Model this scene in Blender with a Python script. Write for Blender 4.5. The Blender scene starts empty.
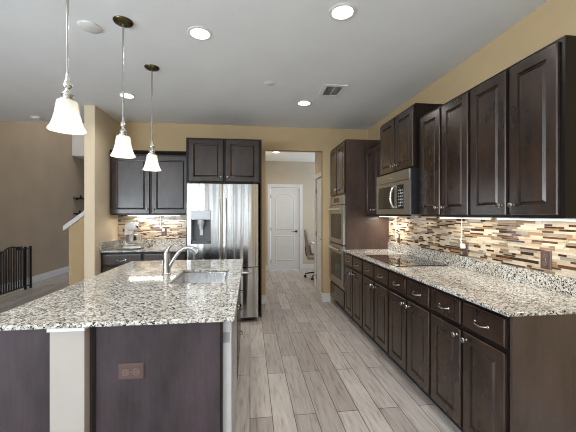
import bpy, bmesh, math, random
from mathutils import Vector, Matrix
PI = math.pi
random.seed(7)
S = bpy.context.scene
COL = S.collection

# ------------------------------------------------------------------ camera
F_PX = 315.0
YAW = math.atan(38.0 / F_PX)
cam_d = bpy.data.cameras.new('camera')
cam = bpy.data.objects.new('camera', cam_d)
COL.objects.link(cam)
cam_d.sensor_width = 36.0
cam_d.lens = F_PX / 576 * 36.0
cam_d.shift_y = -2.0 / 576
cam_d.clip_start = 0.02
cam.location = (0, 0, 1.39)
cam.rotation_euler = (PI / 2, 0, -YAW)
S.camera = cam

# ------------------------------------------------------------------ world, exposure
W = bpy.data.worlds.new('world')
S.world = W
W.use_nodes = True
W.node_tree.nodes['Background'].inputs[0].default_value = (0.62, 0.78, 1.0, 1)
W.node_tree.nodes['Background'].inputs[1].default_value = 1.6
S.cycles.filter_width = 1.0
S.view_settings.view_transform = 'Standard'
S.view_settings.look = 'None'
S.view_settings.exposure = 0.0
S.view_settings.gamma = 1.0
S.view_settings.use_curve_mapping = False


def area_light(name, loc, rot, sx, sy, power, color, spread=PI, shape='RECTANGLE'):
    l = bpy.data.lights.new(name, 'AREA')
    l.shape = shape
    l.size = sx
    if shape in ('RECTANGLE', 'ELLIPSE'):
        l.size_y = sy
    l.energy = power
    l.color = color
    l.spread = spread
    o = bpy.data.objects.new(name, l)
    o.location = loc
    o.rotation_euler = rot
    COL.objects.link(o)
    return o


DAY = (0.76, 0.89, 1.0)
WARM = (1.0, 0.90, 0.77)
# daylight lamps added at the unseen rear windows and along the windowless left wall
REAR_WINDOWS = [(-3.2, 1.3), (-1.1, 1.5), (0.95, 1.3)]       # x centre, width
UP = math.radians(48)          # upward tilt of the added lamps, to brighten the ceiling
for (wx, ww), pw in zip(REAR_WINDOWS, (30, 6, 12)):
    area_light('window_daylight', (wx, -3.9, 1.5), (PI / 2 + UP, 0, 0), ww, 1.8, pw, DAY)
for wy in (-2.8, -0.8):
    area_light('window_daylight', (-4.2, wy, 1.5), (PI / 2 + UP, 0, -PI / 2), 1.8, 1.8, 225, DAY)
# fill lamps added in the closed stairwell and out of view in the study
area_light('stairwell_daylight', (-2.6, 6.9, 4.85), (0, 0, 0), 2.4, 1.6, 44, (1.0, 0.96, 0.90))
area_light('study_daylight', (3.0, 7.0, 1.6), (PI / 2, 0, PI / 2), 1.2, 1.4, 24, DAY)

# ------------------------------------------------------------------ materials
def new_mat(name):
    m = bpy.data.materials.new(name)
    m.use_nodes = True
    nt = m.node_tree
    b = nt.nodes['Principled BSDF']
    return m, nt, b


def N(nt, typ, **kw):
    n = nt.nodes.new(typ)
    for k, v in kw.items():
        setattr(n, k, v)
    return n


def coords(nt, scale=(1, 1, 1), rot=(0, 0, 0), loc=(0, 0, 0)):
    tc = N(nt, 'ShaderNodeTexCoord')
    mp = N(nt, 'ShaderNodeMapping')
    mp.inputs['Scale'].default_value = scale
    mp.inputs['Rotation'].default_value = rot
    mp.inputs['Location'].default_value = loc
    nt.links.new(tc.outputs['Object'], mp.inputs['Vector'])
    return mp.outputs['Vector']


def ramp(nt, fac, stops):
    r = N(nt, 'ShaderNodeValToRGB')
    e = r.color_ramp.elements
    while len(e) < len(stops):
        e.new(0.5)
    for el, (p, c) in zip(e, stops):
        el.position = p
        el.color = (c[0], c[1], c[2], 1)
    nt.links.new(fac, r.inputs['Fac'])
    return r.outputs['Color']


def noise(nt, vec, scale, detail=3, rough=0.5):
    n = N(nt, 'ShaderNodeTexNoise')
    n.inputs['Scale'].default_value = scale
    n.inputs['Detail'].default_value = detail
    n.inputs['Roughness'].default_value = rough
    nt.links.new(vec, n.inputs['Vector'])
    return n.outputs['Fac']


def bump(nt, b, h, strength, dist=0.01):
    n = N(nt, 'ShaderNodeBump')
    n.inputs['Strength'].default_value = strength
    n.inputs['Distance'].default_value = dist
    nt.links.new(h, n.inputs['Height'])
    nt.links.new(n.outputs['Normal'], b.inputs['Normal'])


def plain(name, col, rough=0.5, metal=0.0, coat=0.0, var=0.06, scale=8.0, spec=0.5):
    """a plain surface with a faint procedural unevenness"""
    m, nt, b = new_mat(name)
    f = noise(nt, coords(nt), scale)
    lo = tuple(c * (1 - var) for c in col)
    hi = tuple(min(1, c * (1 + var)) for c in col)
    nt.links.new(ramp(nt, f, [(0.3, lo), (0.7, hi)]), b.inputs['Base Color'])
    b.inputs['Roughness'].default_value = rough
    b.inputs['Metallic'].default_value = metal
    b.inputs['Coat Weight'].default_value = coat
    b.inputs['Specular IOR Level'].default_value = spec
    return m


def wood(name, dark, light, rough=0.34, coat=0.0, spec=0.5):
    """fine upright grain over broad, slightly upright blotches"""
    m, nt, b = new_mat(name)
    f1 = noise(nt, coords(nt, scale=(40, 40, 2.2)), 1.5, 3, 0.55)
    f2 = noise(nt, coords(nt, scale=(4, 4, 1.8)), 1.4, 4, 0.6)
    mx = N(nt, 'ShaderNodeMath', operation='MULTIPLY_ADD')
    mx.inputs[1].default_value = 0.18
    nt.links.new(f1, mx.inputs[0])
    sc = N(nt, 'ShaderNodeMath', operation='MULTIPLY')
    sc.inputs[1].default_value = 0.82
    nt.links.new(f2, sc.inputs[0])
    nt.links.new(sc.outputs[0], mx.inputs[2])
    nt.links.new(ramp(nt, mx.outputs[0], [(0.30, dark), (0.70, light)]), b.inputs['Base Color'])
    b.inputs['Roughness'].default_value = rough
    b.inputs['Coat Weight'].default_value = coat
    b.inputs['Specular IOR Level'].default_value = spec
    b.inputs['Coat Roughness'].default_value = 0.32
    return m


def granite(name):
    m, nt, b = new_mat(name)
    v = coords(nt)
    vn = noise(nt, v, 30, 3)
    add = N(nt, 'ShaderNodeVectorMath', operation='MULTIPLY_ADD')
    add.inputs[1].default_value = (0.02, 0.02, 0.02)
    nn = N(nt, 'ShaderNodeTexNoise')
    nn.inputs['Scale'].default_value = 60
    nt.links.new(v, nn.inputs['Vector'])
    nt.links.new(nn.outputs['Color'], add.inputs[0])
    nt.links.new(v, add.inputs[2])
    vo = N(nt, 'ShaderNodeTexVoronoi')
    vo.inputs['Scale'].default_value = 125
    nt.links.new(add.outputs[0], vo.inputs['Vector'])
    sep = N(nt, 'ShaderNodeSeparateColor')
    nt.links.new(vo.outputs['Color'], sep.inputs[0])
    specks = ramp(nt, sep.outputs[0], [(0.0, (0.025, 0.024, 0.023)), (0.11, (0.035, 0.033, 0.031)),
                                       (0.13, (0.17, 0.162, 0.15)), (0.31, (0.26, 0.248, 0.228)),
                                       (0.34, (0.43, 0.41, 0.375)), (0.62, (0.54, 0.52, 0.48)),
                                       (0.66, (0.68, 0.67, 0.645)), (1.0, (0.74, 0.735, 0.71))])
    big = ramp(nt, noise(nt, v, 9, 4, 0.6), [(0.35, (0.80, 0.755, 0.69)), (0.6, (1.0, 1.0, 0.99))])
    mx = N(nt, 'ShaderNodeMix', data_type='RGBA', blend_type='MULTIPLY')
    mx.inputs[0].default_value = 0.8
    nt.links.new(specks, mx.inputs[6])
    nt.links.new(big, mx.inputs[7])
    nt.links.new(mx.outputs[2], b.inputs['Base Color'])
    b.inputs['Roughness'].default_value = 0.06
    b.inputs['Specular IOR Level'].default_value = 0.55
    return m


def steel(name, col=(0.60, 0.60, 0.59), rough=0.24, wav=(7, 7, 0.35), strength=0.5, dist=0.012):
    m, nt, b = new_mat(name)
    b.inputs['Base Color'].default_value = (*col, 1)
    b.inputs['Metallic'].default_value = 1.0
    fine = noise(nt, coords(nt, scale=(240, 240, 3)), 1.0, 2)
    nt.links.new(ramp(nt, fine, [(0.3, (rough * 0.8,) * 3), (0.7, (rough * 1.25,) * 3)]), b.inputs['Roughness'])
    if strength:
        w = noise(nt, coords(nt, scale=wav), 1.0, 1)
        bump(nt, b, w, strength, dist)
    return m


def emit(name, col, strength, base=(0.9, 0.9, 0.88)):
    m, nt, b = new_mat(name)
    b.inputs['Base Color'].default_value = (*base, 1)
    b.inputs['Emission Color'].default_value = (*col, 1)
    b.inputs['Emission Strength'].default_value = strength
    b.inputs['Roughness'].default_value = 0.4
    return m


def floor_mat():
    m, nt, b = new_mat('wood_look_plank_tile')
    vec = coords(nt, rot=(0, 0, PI / 2), loc=(0, 0.0, 0))
    br = N(nt, 'ShaderNodeTexBrick')
    br.offset = 0.36
    br.offset_frequency = 2
    br.inputs['Scale'].default_value = 1.0
    br.inputs['Brick Width'].default_value = 0.914
    br.inputs['Row Height'].default_value = 0.152
    br.inputs['Mortar Size'].default_value = 0.003
    br.inputs['Mortar Smooth'].default_value = 0.15
    br.inputs['Color1'].default_value = (0, 0, 0, 1)
    br.inputs['Color2'].default_value = (1, 1, 1, 1)
    br.inputs['Mortar'].default_value = (0.5, 0.5, 0.5, 1)
    nt.links.new(vec, br.inputs['Vector'])
    tone = ramp(nt, br.outputs['Color'], [(0.0, (0.385, 0.34, 0.315)), (0.5, (0.485, 0.44, 0.412)), (1.0, (0.58, 0.535, 0.505))])
    g1 = noise(nt, coords(nt, scale=(24, 2.2, 1)), 1.6, 5, 0.65)
    gr = ramp(nt, g1, [(0.30, (0.54, 0.51, 0.49)), (0.46, (0.92, 0.91, 0.90)), (0.70, (1.15, 1.15, 1.15))])
    mx = N(nt, 'ShaderNodeMix', data_type='RGBA', blend_type='MULTIPLY')
    mx.inputs[0].default_value = 1.0
    nt.links.new(tone, mx.inputs[6])
    nt.links.new(gr, mx.inputs[7])
    mo = N(nt, 'ShaderNodeMix', data_type='RGBA')
    nt.links.new(br.outputs['Fac'], mo.inputs[0])
    nt.links.new(mx.outputs[2], mo.inputs[6])
    mo.inputs[7].default_value = (0.10, 0.088, 0.078, 1)
    nt.links.new(mo.outputs[2], b.inputs['Base Color'])
    nt.links.new(ramp(nt, g1, [(0.3, (0.36,) * 3), (0.7, (0.28,) * 3)]), b.inputs['Roughness'])
    inv = N(nt, 'ShaderNodeMath', operation='SUBTRACT')
    inv.inputs[0].default_value = 1.0
    nt.links.new(br.outputs['Fac'], inv.inputs[1])
    bump(nt, b, inv.outputs[0], 0.35, 0.003)
    return m


def shade_mat():
    m, nt, b = new_mat('white_frosted_glass')
    out = nt.nodes['Material Output']
    tr = N(nt, 'ShaderNodeBsdfTranslucent')
    tr.inputs[0].default_value = (0.85, 0.83, 0.79, 1)
    mix = N(nt, 'ShaderNodeMixShader')
    f = noise(nt, coords(nt), 30, 2)
    nt.links.new(ramp(nt, f, [(0.3, (0.86, 0.85, 0.82)), (0.7, (0.92, 0.91, 0.88))]), b.inputs['Base Color'])
    b.inputs['Roughness'].default_value = 0.25
    b.inputs['Emission Color'].default_value = (1.0, 0.95, 0.86, 1)
    b.inputs['Emission Strength'].default_value = 0.04
    mix.inputs[0].default_value = 0.5
    nt.links.new(b.outputs[0], mix.inputs[1])
    nt.links.new(tr.outputs[0], mix.inputs[2])
    nt.links.new(mix.outputs[0], out.inputs['Surface'])
    return m


M = {}
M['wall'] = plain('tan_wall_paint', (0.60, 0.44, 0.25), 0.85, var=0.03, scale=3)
M['left'] = plain('taupe_wall_paint', (0.43, 0.345, 0.25), 0.85, var=0.05, scale=2)
M['cream'] = plain('cream_wall_paint', (0.62, 0.55, 0.46), 0.85, var=0.03, scale=3)
M['ceil'] = plain('ceiling_paint', (0.85, 0.875, 0.895), 0.9, var=0.02, scale=3)
M['post'] = plain('post_paint', (0.47, 0.43, 0.40), 0.8, var=0.03, scale=3)
M['stub'] = plain('wall_end_paint', (0.76, 0.64, 0.47), 0.85, var=0.03, scale=3)  # tan wall paint lightened; the light on this wall end is in the colour
M['trim'] = plain('white_trim_paint', (0.80, 0.80, 0.80), 0.45, var=0.02)
M['door'] = plain('white_door_paint', (0.78, 0.80, 0.83), 0.4, var=0.02)
M['floor'] = floor_mat()
M['wood'] = wood('espresso_wood', (0.009, 0.0052, 0.0042), (0.048, 0.0265, 0.0175), 0.24, 0.16, 0.55)
M['frame'] = wood('espresso_wood_frame', (0.004, 0.003, 0.0028), (0.014, 0.0095, 0.008), 0.34, 0.0, 0.28)  # espresso wood darkened; the shade in the door gaps is in its colour
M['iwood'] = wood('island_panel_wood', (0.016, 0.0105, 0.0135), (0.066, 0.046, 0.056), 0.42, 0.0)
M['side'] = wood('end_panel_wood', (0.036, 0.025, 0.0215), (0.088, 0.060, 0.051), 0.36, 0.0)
M['tside'] = wood('tower_side_wood', (0.030, 0.018, 0.014), (0.095, 0.057, 0.043), 0.30, 0.0)  # wood lightened; part of the light bar's glow is in its colour
M['kick'] = plain('toe_kick_black', (0.012, 0.009, 0.008), 0.6)
M['granite'] = granite('speckled_granite')
M['steel'] = steel('brushed_steel', (0.47, 0.47, 0.47), 0.19, (7.5, 7.5, 0.2), 0.9, 0.034)
M['steel2'] = steel('oven_steel', (0.46, 0.455, 0.45), 0.36, strength=0)
M['steel3'] = steel('sink_steel', (0.62, 0.63, 0.65), 0.30, strength=0)
M['chrome'] = plain('satin_nickel', (0.44, 0.43, 0.41), 0.24, 1.0, var=0.03)
M['bright'] = plain('polished_nickel', (0.80, 0.79, 0.77), 0.14, 1.0, var=0.02)
M['bronze'] = plain('antique_bronze', (0.13, 0.105, 0.055), 0.26, 1.0, var=0.35, scale=60)
M['black'] = plain('black_plastic', (0.014, 0.014, 0.015), 0.4)
M['blackmetal'] = plain('black_painted_metal', (0.012, 0.012, 0.012), 0.45)
M['glass'] = plain('dark_oven_glass', (0.010, 0.009, 0.008), 0.08, var=0.02, spec=0.35)
M['cook'] = plain('black_ceramic_glass', (0.012, 0.011, 0.010), 0.05, coat=0.5, var=0.02)
M['ring'] = plain('grey_burner_print', (0.09, 0.085, 0.08), 0.25)
M['greyp'] = plain('grey_plastic', (0.34, 0.36, 0.40), 0.4)
M['dgrey'] = plain('dark_grey_plastic', (0.13, 0.135, 0.145), 0.4)
M['silverp'] = plain('silver_plastic', (0.62, 0.64, 0.68), 0.35, 0.2)
M['whitep'] = plain('white_plastic', (0.82, 0.82, 0.80), 0.4)
M['brownp'] = plain('brown_plastic', (0.10, 0.062, 0.056), 0.3)
M['socket'] = plain('dark_brown_socket', (0.15, 0.10, 0.09), 0.3)
M['shade'] = shade_mat()
M['lens'] = emit('recessed_lens', (1.0, 0.97, 0.92), 7.0)
M['bulbm'] = emit('pendant_bulb', (1.0, 0.93, 0.82), 1.2)
M['led'] = emit('led_lens', (1.0, 0.92, 0.78), 2.5)
M['grout'] = plain('cream_grout', (0.62, 0.55, 0.45), 0.8)
M['t0'] = plain('cream_glass_tile', (0.66, 0.58, 0.45), 0.10, coat=0.5)
M['t1'] = plain('pale_stone_tile', (0.50, 0.41, 0.30), 0.40)
M['t2'] = plain('tan_stone_tile', (0.30, 0.20, 0.115), 0.35)
M['t3'] = plain('brown_glass_tile', (0.12, 0.058, 0.028), 0.10, coat=0.5)
M['t4'] = plain('dark_brown_tile', (0.055, 0.03, 0.02), 0.12, coat=0.5)
M['t5'] = plain('grey_glass_tile', (0.30, 0.27, 0.225), 0.10, coat=0.5)
M['fabric'] = plain('grey_beige_upholstery', (0.30, 0.265, 0.235), 0.9, var=0.15, scale=40)
M['desk'] = plain('white_desk_top', (0.80, 0.80, 0.80), 0.35)
M['mixer'] = plain('white_enamel', (0.72, 0.73, 0.74), 0.18, coat=0.5)
M['pane'] = emit('daylit_pane', (0.88, 0.94, 1.0), 1.0)  # self-glowing sheet added as daylight in the unseen rear windows
M['gfloor'] = plain('pale_yellow_step', (0.72, 0.66, 0.40), 0.5)


# ------------------------------------------------------------------ mesh building
class MB:
    """collects shapes, then links them as ONE mesh object"""

    def __init__(self):
        self.v, self.f, self.mi, self.sm = [], [], [], []

    def add(self, verts, faces, mi=0, smooth=False):
        o = len(self.v)
        self.v += [Vector(p) for p in verts]
        for f in faces:
            self.f.append([i + o for i in f])
            self.mi.append(mi)
            self.sm.append(smooth)
        return self

    def box(self, x0, x1, y0, y1, z0, z1, mi=0):
        vs = [(x0, y0, z0), (x1, y0, z0), (x1, y1, z0), (x0, y1, z0), (x0, y0, z1), (x1, y0, z1), (x1, y1, z1), (x0, y1, z1)]
        return self.add(vs, [(0, 3, 2, 1), (4, 5, 6, 7), (0, 1, 5, 4), (1, 2, 6, 5), (2, 3, 7, 6), (3, 0, 4, 7)], mi)

    def prism(self, poly, axis, a, b, mi=0):
        """poly of 2D points extruded along axis from a to b"""
        n = len(poly)

        def P(p, t):
            if axis == 'x':
                return (t, p[0], p[1])
            if axis == 'y':
                return (p[0], t, p[1])
            return (p[0], p[1], t)
        vs = [P(p, a) for p in poly] + [P(p, b) for p in poly]
        fs = [tuple(range(n))[::-1], tuple(range(n, 2 * n))]
        fs += [(i, (i + 1) % n, (i + 1) % n + n, i + n) for i in range(n)]
        return self.add(vs, fs, mi)

    def lathe(self, prof, c=(0, 0, 0), n=24, axis='z', mi=0, smooth=True, caps=True):
        """prof: (r, h) pairs round an axis through c"""
        vs, fs = [], []
        for r, h in prof:
            for i in range(n):
                a = 2 * PI * i / n
                p = (r * math.cos(a), r * math.sin(a), h)
                if axis == 'y':
                    p = (p[0], p[2], p[1])
                elif axis == 'x':
                    p = (p[2], p[0], p[1])
                vs.append((p[0] + c[0], p[1] + c[1], p[2] + c[2]))
        for k in range(len(prof) - 1):
            for i in range(n):
                j = (i + 1) % n
                fs.append((k * n + i, k * n + j, (k + 1) * n + j, (k + 1) * n + i))
        if caps and prof[0][0] > 1e-6:
            fs.append(tuple(range(n))[::-1])
        if caps and prof[-1][0] > 1e-6:
            fs.append(tuple((len(prof) - 1) * n + i for i in range(n)))
        return self.add(vs, fs, mi, smooth)

    def tube(self, pts, r, n=10, mi=0, closed=False):
        pts = [Vector(p) for p in pts]
        rs = r if isinstance(r, (list, tuple)) else [r] * len(pts)
        m = len(pts)
        vs, fs = [], []
        prev = None
        for k, p in enumerate(pts):
            if closed:
                t = (pts[(k + 1) % m] - pts[k - 1]).normalized()
            else:
                t = (pts[min(k + 1, m - 1)] - pts[max(k - 1, 0)]).normalized()
            if prev is None:
                a = Vector((0, 0, 1)) if abs(t.z) < 0.9 else Vector((1, 0, 0))
                u = t.cross(a).normalized()
            else:
                u = (prev - t * prev.dot(t))
                u = u.normalized() if u.length > 1e-6 else t.orthogonal().normalized()
            prev = u
            w = t.cross(u)
            for i in range(n):
                a = 2 * PI * i / n
                vs.append(p + (u * math.cos(a) + w * math.sin(a)) * rs[k])
        K = m if closed else m - 1
        for k in range(K):
            k2 = (k + 1) % m
            for i in range(n):
                j = (i + 1) % n
                fs.append((k * n + i, k * n + j, k2 * n + j, k2 * n + i))
        if not closed:
            fs.append(tuple(range(n))[::-1])
            fs.append(tuple((m - 1) * n + i for i in range(n)))
        return self.add(vs, fs, mi, True)

    def rings(self, loops, cap0=True, cap1=True, mi=0, smooth=False):
        n = len(loops[0])
        vs = [p for l in loops for p in l]
        fs = []
        for k in range(len(loops) - 1):
            for i in range(n):
                j = (i + 1) % n
                fs.append((k * n + i, k * n + j, (k + 1) * n + j, (k + 1) * n + i))
        if cap0:
            fs.append(tuple(range(n))[::-1])
        if cap1:
            fs.append(tuple((len(loops) - 1) * n + i for i in range(n)))
        return self.add(vs, fs, mi, smooth)

    def build(self, name, mats, parent=None, bevel=0, label=None):
        me = bpy.data.meshes.new(name)
        me.from_pydata([tuple(p) for p in self.v], [], self.f)
        mats = mats if isinstance(mats, (list, tuple)) else [mats]
        for m in mats:
            me.materials.append(M[m] if isinstance(m, str) else m)
        for p, mi, s in zip(me.polygons, self.mi, self.sm):
            p.material_index = mi
            p.use_smooth = s
        bm = bmesh.new()
        bm.from_mesh(me)
        bmesh.ops.recalc_face_normals(bm, faces=bm.faces)
        bm.to_mesh(me)
        bm.free()
        if any(self.sm):
            me.set_sharp_from_angle(angle=math.radians(40))
        o = bpy.data.objects.new(name, me)
        COL.objects.link(o)
        if parent:
            o.parent = parent
        if bevel:
            b = o.modifiers.new('bevel', 'BEVEL')
            b.width = bevel
            b.segments = 2
            b.limit_method = 'ANGLE'
            b.angle_limit = math.radians(40)
            b.harden_normals = False
        if label:
            o['label'] = label
        return o


def tag(o, label, cat, group=None, kind=None):
    o['label'] = label
    o['category'] = cat
    if group:
        o['group'] = group
    if kind:
        o['kind'] = kind
    return o


def thing(name, label, cat, loc=(0, 0, 0), rz=0.0, group=None):
    o = bpy.data.objects.new(name, None)
    o.empty_display_size = 0.1
    COL.objects.link(o)
    o.location = loc
    o.rotation_euler = (0, 0, rz)
    return tag(o, label, cat, group)


def struct(name, mb, m, parent=None, label=None, cat='wall', bevel=0):
    o = mb.build(name, m, parent, bevel)
    if not parent:
        o['kind'] = 'structure'
        if label:
            o['label'] = label
            o['category'] = cat
    return o


def rrect(cx, cy, hw, hh, r, seg=5):
    """rounded rectangle, list of 2D points"""
    pts = []
    for (sx, sy, a0) in ((1, 1, 0), (-1, 1, PI / 2), (-1, -1, PI), (1, -1, 1.5 * PI)):
        for k in range(seg + 1):
            a = a0 + PI / 2 * k / seg
            pts.append((cx + sx * (hw - r) + r * math.cos(a), cy + sy * (hh - r) + r * math.sin(a)))
    return pts


# ------------------------------------------------------------------ layout constants
XW, XL = 1.878, -4.33          # right wall, left wall
YB = 4.88                      # kitchen back wall
ZC = 2.743                     # ceiling
YE = 5.03                      # edge of the kitchen ceiling at the stairwell
YR = -4.0                      # rear wall behind the camera
YH = 7.74                      # far wall of the hallway
HX0, HX1 = 0.238, 1.146        # hallway opening
PX0, PX1, PY0 = -2.04, -1.92, 4.18   # wall stub at the left of the kitchen

# ------------------------------------------------------------------ the setting
struct('floor', MB().box(XL - 0.15, 3.4, YR - 0.15, 10.2, -0.1, 0.0), 'floor', label='grey brown wood look plank tile floor', cat='floor')
struct('ceiling', MB().box(XL - 0.15, XW + 0.15, YR - 0.15, YE, ZC, ZC + 0.25), 'ceil', label='flat white ceiling over the kitchen', cat='ceiling')
struct('wall_right', MB().box(XW, XW + 0.15, YR - 0.15, YB + 0.12, 0, ZC), 'wall', label='tan wall behind the right hand cabinets')
bw = MB()
bw.box(PX1, HX0, YB, YB + 0.12, 0, ZC)
bw.box(HX1, XW, YB, YB + 0.12, 0, ZC)
bw.box(HX0, HX1, YB, YB + 0.12, 2.385, ZC)
struct('wall_back', bw, 'wall', label='tan back wall with the opening to the hallway')
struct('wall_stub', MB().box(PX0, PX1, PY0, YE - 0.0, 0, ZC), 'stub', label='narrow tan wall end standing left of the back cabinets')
struct('wall_left', MB().box(XL - 0.15, XL, YR - 0.15, 10.2, 0, 5.0), 'left', label='taupe wall behind the black gate')
# rear wall with three windows added for daylight (unseen, behind the camera)
rw = MB()
edges = [XL]
for wx, ww in REAR_WINDOWS:
    edges += [wx - ww / 2, wx + ww / 2]
edges.append(XW)
for i in range(0, len(edges), 2):
    rw.box(edges[i], edges[i + 1], YR - 0.15, YR, 0, ZC)
for wx, ww in REAR_WINDOWS:
    rw.box(wx - ww / 2, wx + ww / 2, YR - 0.15, YR, 0, 0.5)
    rw.box(wx - ww / 2, wx + ww / 2, YR - 0.15, YR, 2.5, ZC)
struct('wall_rear', rw, 'left')
for i, (wx, ww) in enumerate(REAR_WINDOWS):
    w = MB()
    for (a, b, c, d) in ((-ww / 2, -ww / 2 + 0.06, 0.5, 2.5), (ww / 2 - 0.06, ww / 2, 0.5, 2.5), (-ww / 2 + 0.06, ww / 2 - 0.06, 0.5, 0.56), (-ww / 2 + 0.06, ww / 2 - 0.06, 2.44, 2.5), (-0.02, 0.02, 0.56, 2.44)):
        w.box(wx + a, wx + b, YR - 0.11, YR - 0.03, c, d)
    wo = struct('window_%d' % (i + 1), w, 'trim', label='white framed window in the rear wall', cat='window')
    MB().box(wx - ww / 2 + 0.05, wx + ww / 2 - 0.05, YR - 0.13, YR - 0.125, 0.52, 2.48).build('window_pane', 'pane', wo)
# stairwell
struct('wall_stairwell', MB().box(XL, 0.12, 8.3, 8.45, 2.82, 5.0), 'ceil', label='pale wall face above the room beyond the stairs')
struct('wall_far', MB().box(XL, 0.12, 10.0, 10.15, 0, 2.82), 'left')
struct('ceiling_far', MB().box(XL, 0.12, 8.45, 10.2, 2.82, 2.95), 'ceil')
struct('ceiling_stairwell', MB().box(XL - 0.15, 0.3, YE - 0.05, 8.6, 5.0, 5.1), 'ceil')
struct('wall_stair_front', MB().box(XL, 0.12, YE - 0.05, YE + 0.05, ZC + 0.25, 5.0), 'wall')
struct('wall_stair_rear', MB().box(-2.3, 0.1, 6.1, 6.2, 0, 5.0), 'left')
KX = -2.60
knee = [(KX, 0.0), (PX0, 0.0), (PX0, 1.195 + (PX0 - KX) * 0.77), (KX, 1.195)]
struct('wall_stair', MB().prism(knee, 'y', 4.90, YE - 0.01), 'wall', label='low tan stair wall with a sloping white cap')
sl = 0.77
cap = [(KX - 0.065, 1.195 - 0.065 * sl), (PX0, 1.195 + (PX0 - KX) * sl), (PX0, 1.195 + (PX0 - KX) * sl + 0.075), (KX - 0.065, 1.195 - 0.065 * sl + 0.075)]
struct('trim_1', MB().prism(cap, 'y', 4.868, YE + 0.03), 'trim', label='sloping white cap on the low stair wall', cat='trim', bevel=0.004)
st = MB()
for k in range(9):
    st.box(-2.55 + k * 0.26, -2.55 + (k + 1) * 0.26, YE + 0.02, 6.09, 0, 0.19 * (k + 1))
struct('floor_stairs', st, 'floor', label='stairs rising behind the kitchen wall', cat='stairs')


def baseboard(name, x0, x1, y0, y1, h=0.135, label=None):
    b = MB().box(x0, x1, y0, y1, 0, h)
    return struct(name, b, 'trim', label=label, cat='baseboard', bevel=0.004)


baseboard('baseboard_left', XL, XL + 0.016, YR, 10.0, 0.14, 'white baseboard along the taupe wall')
baseboard('baseboard_stub', PX0 - 0.0, PX1, PY0 - 0.015, PY0, label='white baseboard at the narrow wall end')
baseboard('baseboard_back_left', 0.165, HX0 + 0.014, YB - 0.015, YB, label='white baseboard left of the hallway opening')
baseboard('baseboard_back_right', HX1 - 0.014, 1.262, YB - 0.015, YB, label='white baseboard right of the hallway opening')
baseboard('baseboard_jamb', HX1 - 0.014, HX1, YB, YB + 0.12, label='white baseboard on the right side of the hallway opening')
baseboard('baseboard_right', XW - 0.015, XW, YR, 1.38)
# hallway
HZ = 2.69
HW = 1.235
struct('ceiling_hall', MB().box(HX0 - 0.12, 3.3, YB + 0.12, YH + 0.12, HZ, HZ + 0.2), 'ceil', label='white hallway ceiling', cat='ceiling')
struct('wall_hall_left', MB().box(HX0 - 0.12, HX0, YB + 0.12, YH, 0, 5.0), 'wall')
struct('wall_hall_far', MB().box(HX0 - 0.12, 0.502, YH, YH + 0.12, 0, HZ + 0.2).box(1.218, 3.3, YH, YH + 0.12, 0, HZ + 0.2).box(0.502, 1.218, YH, YH + 0.12, 2.042, HZ + 0.2), 'cream', label='beige far wall of the hallway')
D2A, D2B = 5.10, 5.80           # doorway in the right hallway wall
hw = MB()
hw.box(HW, HW + 0.12, YB + 0.12, D2A - 0.02, 0, HZ)
hw.box(HW, HW + 0.12, D2B + 0.02, 5.93, 0, HZ)
hw.box(HW, HW + 0.12, D2A - 0.02, D2B + 0.02, 2.05, HZ)
struct('wall_hall_right', hw, 'cream', label='beige right wall of the hallway')
struct('wall_study', MB().box(3.15, 3.3, YB + 0.12, YH, 0, HZ), 'cream')
struct('wall_closet', MB().box(HW + 0.12, 3.15, 5.81, 5.93, 0, HZ), 'cream')
baseboard('baseboard_hall_far_left', HX0, 0.43, YH - 0.015, YH, 0.14)
baseboard('baseboard_hall_far_right', 1.235, 3.15, YH - 0.015, YH, 0.14, 'white baseboard under the desk chair')
baseboard('baseboard_hall_right', HW - 0.014, HW, D2B + 0.075, 5.945, 0.14)


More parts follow.
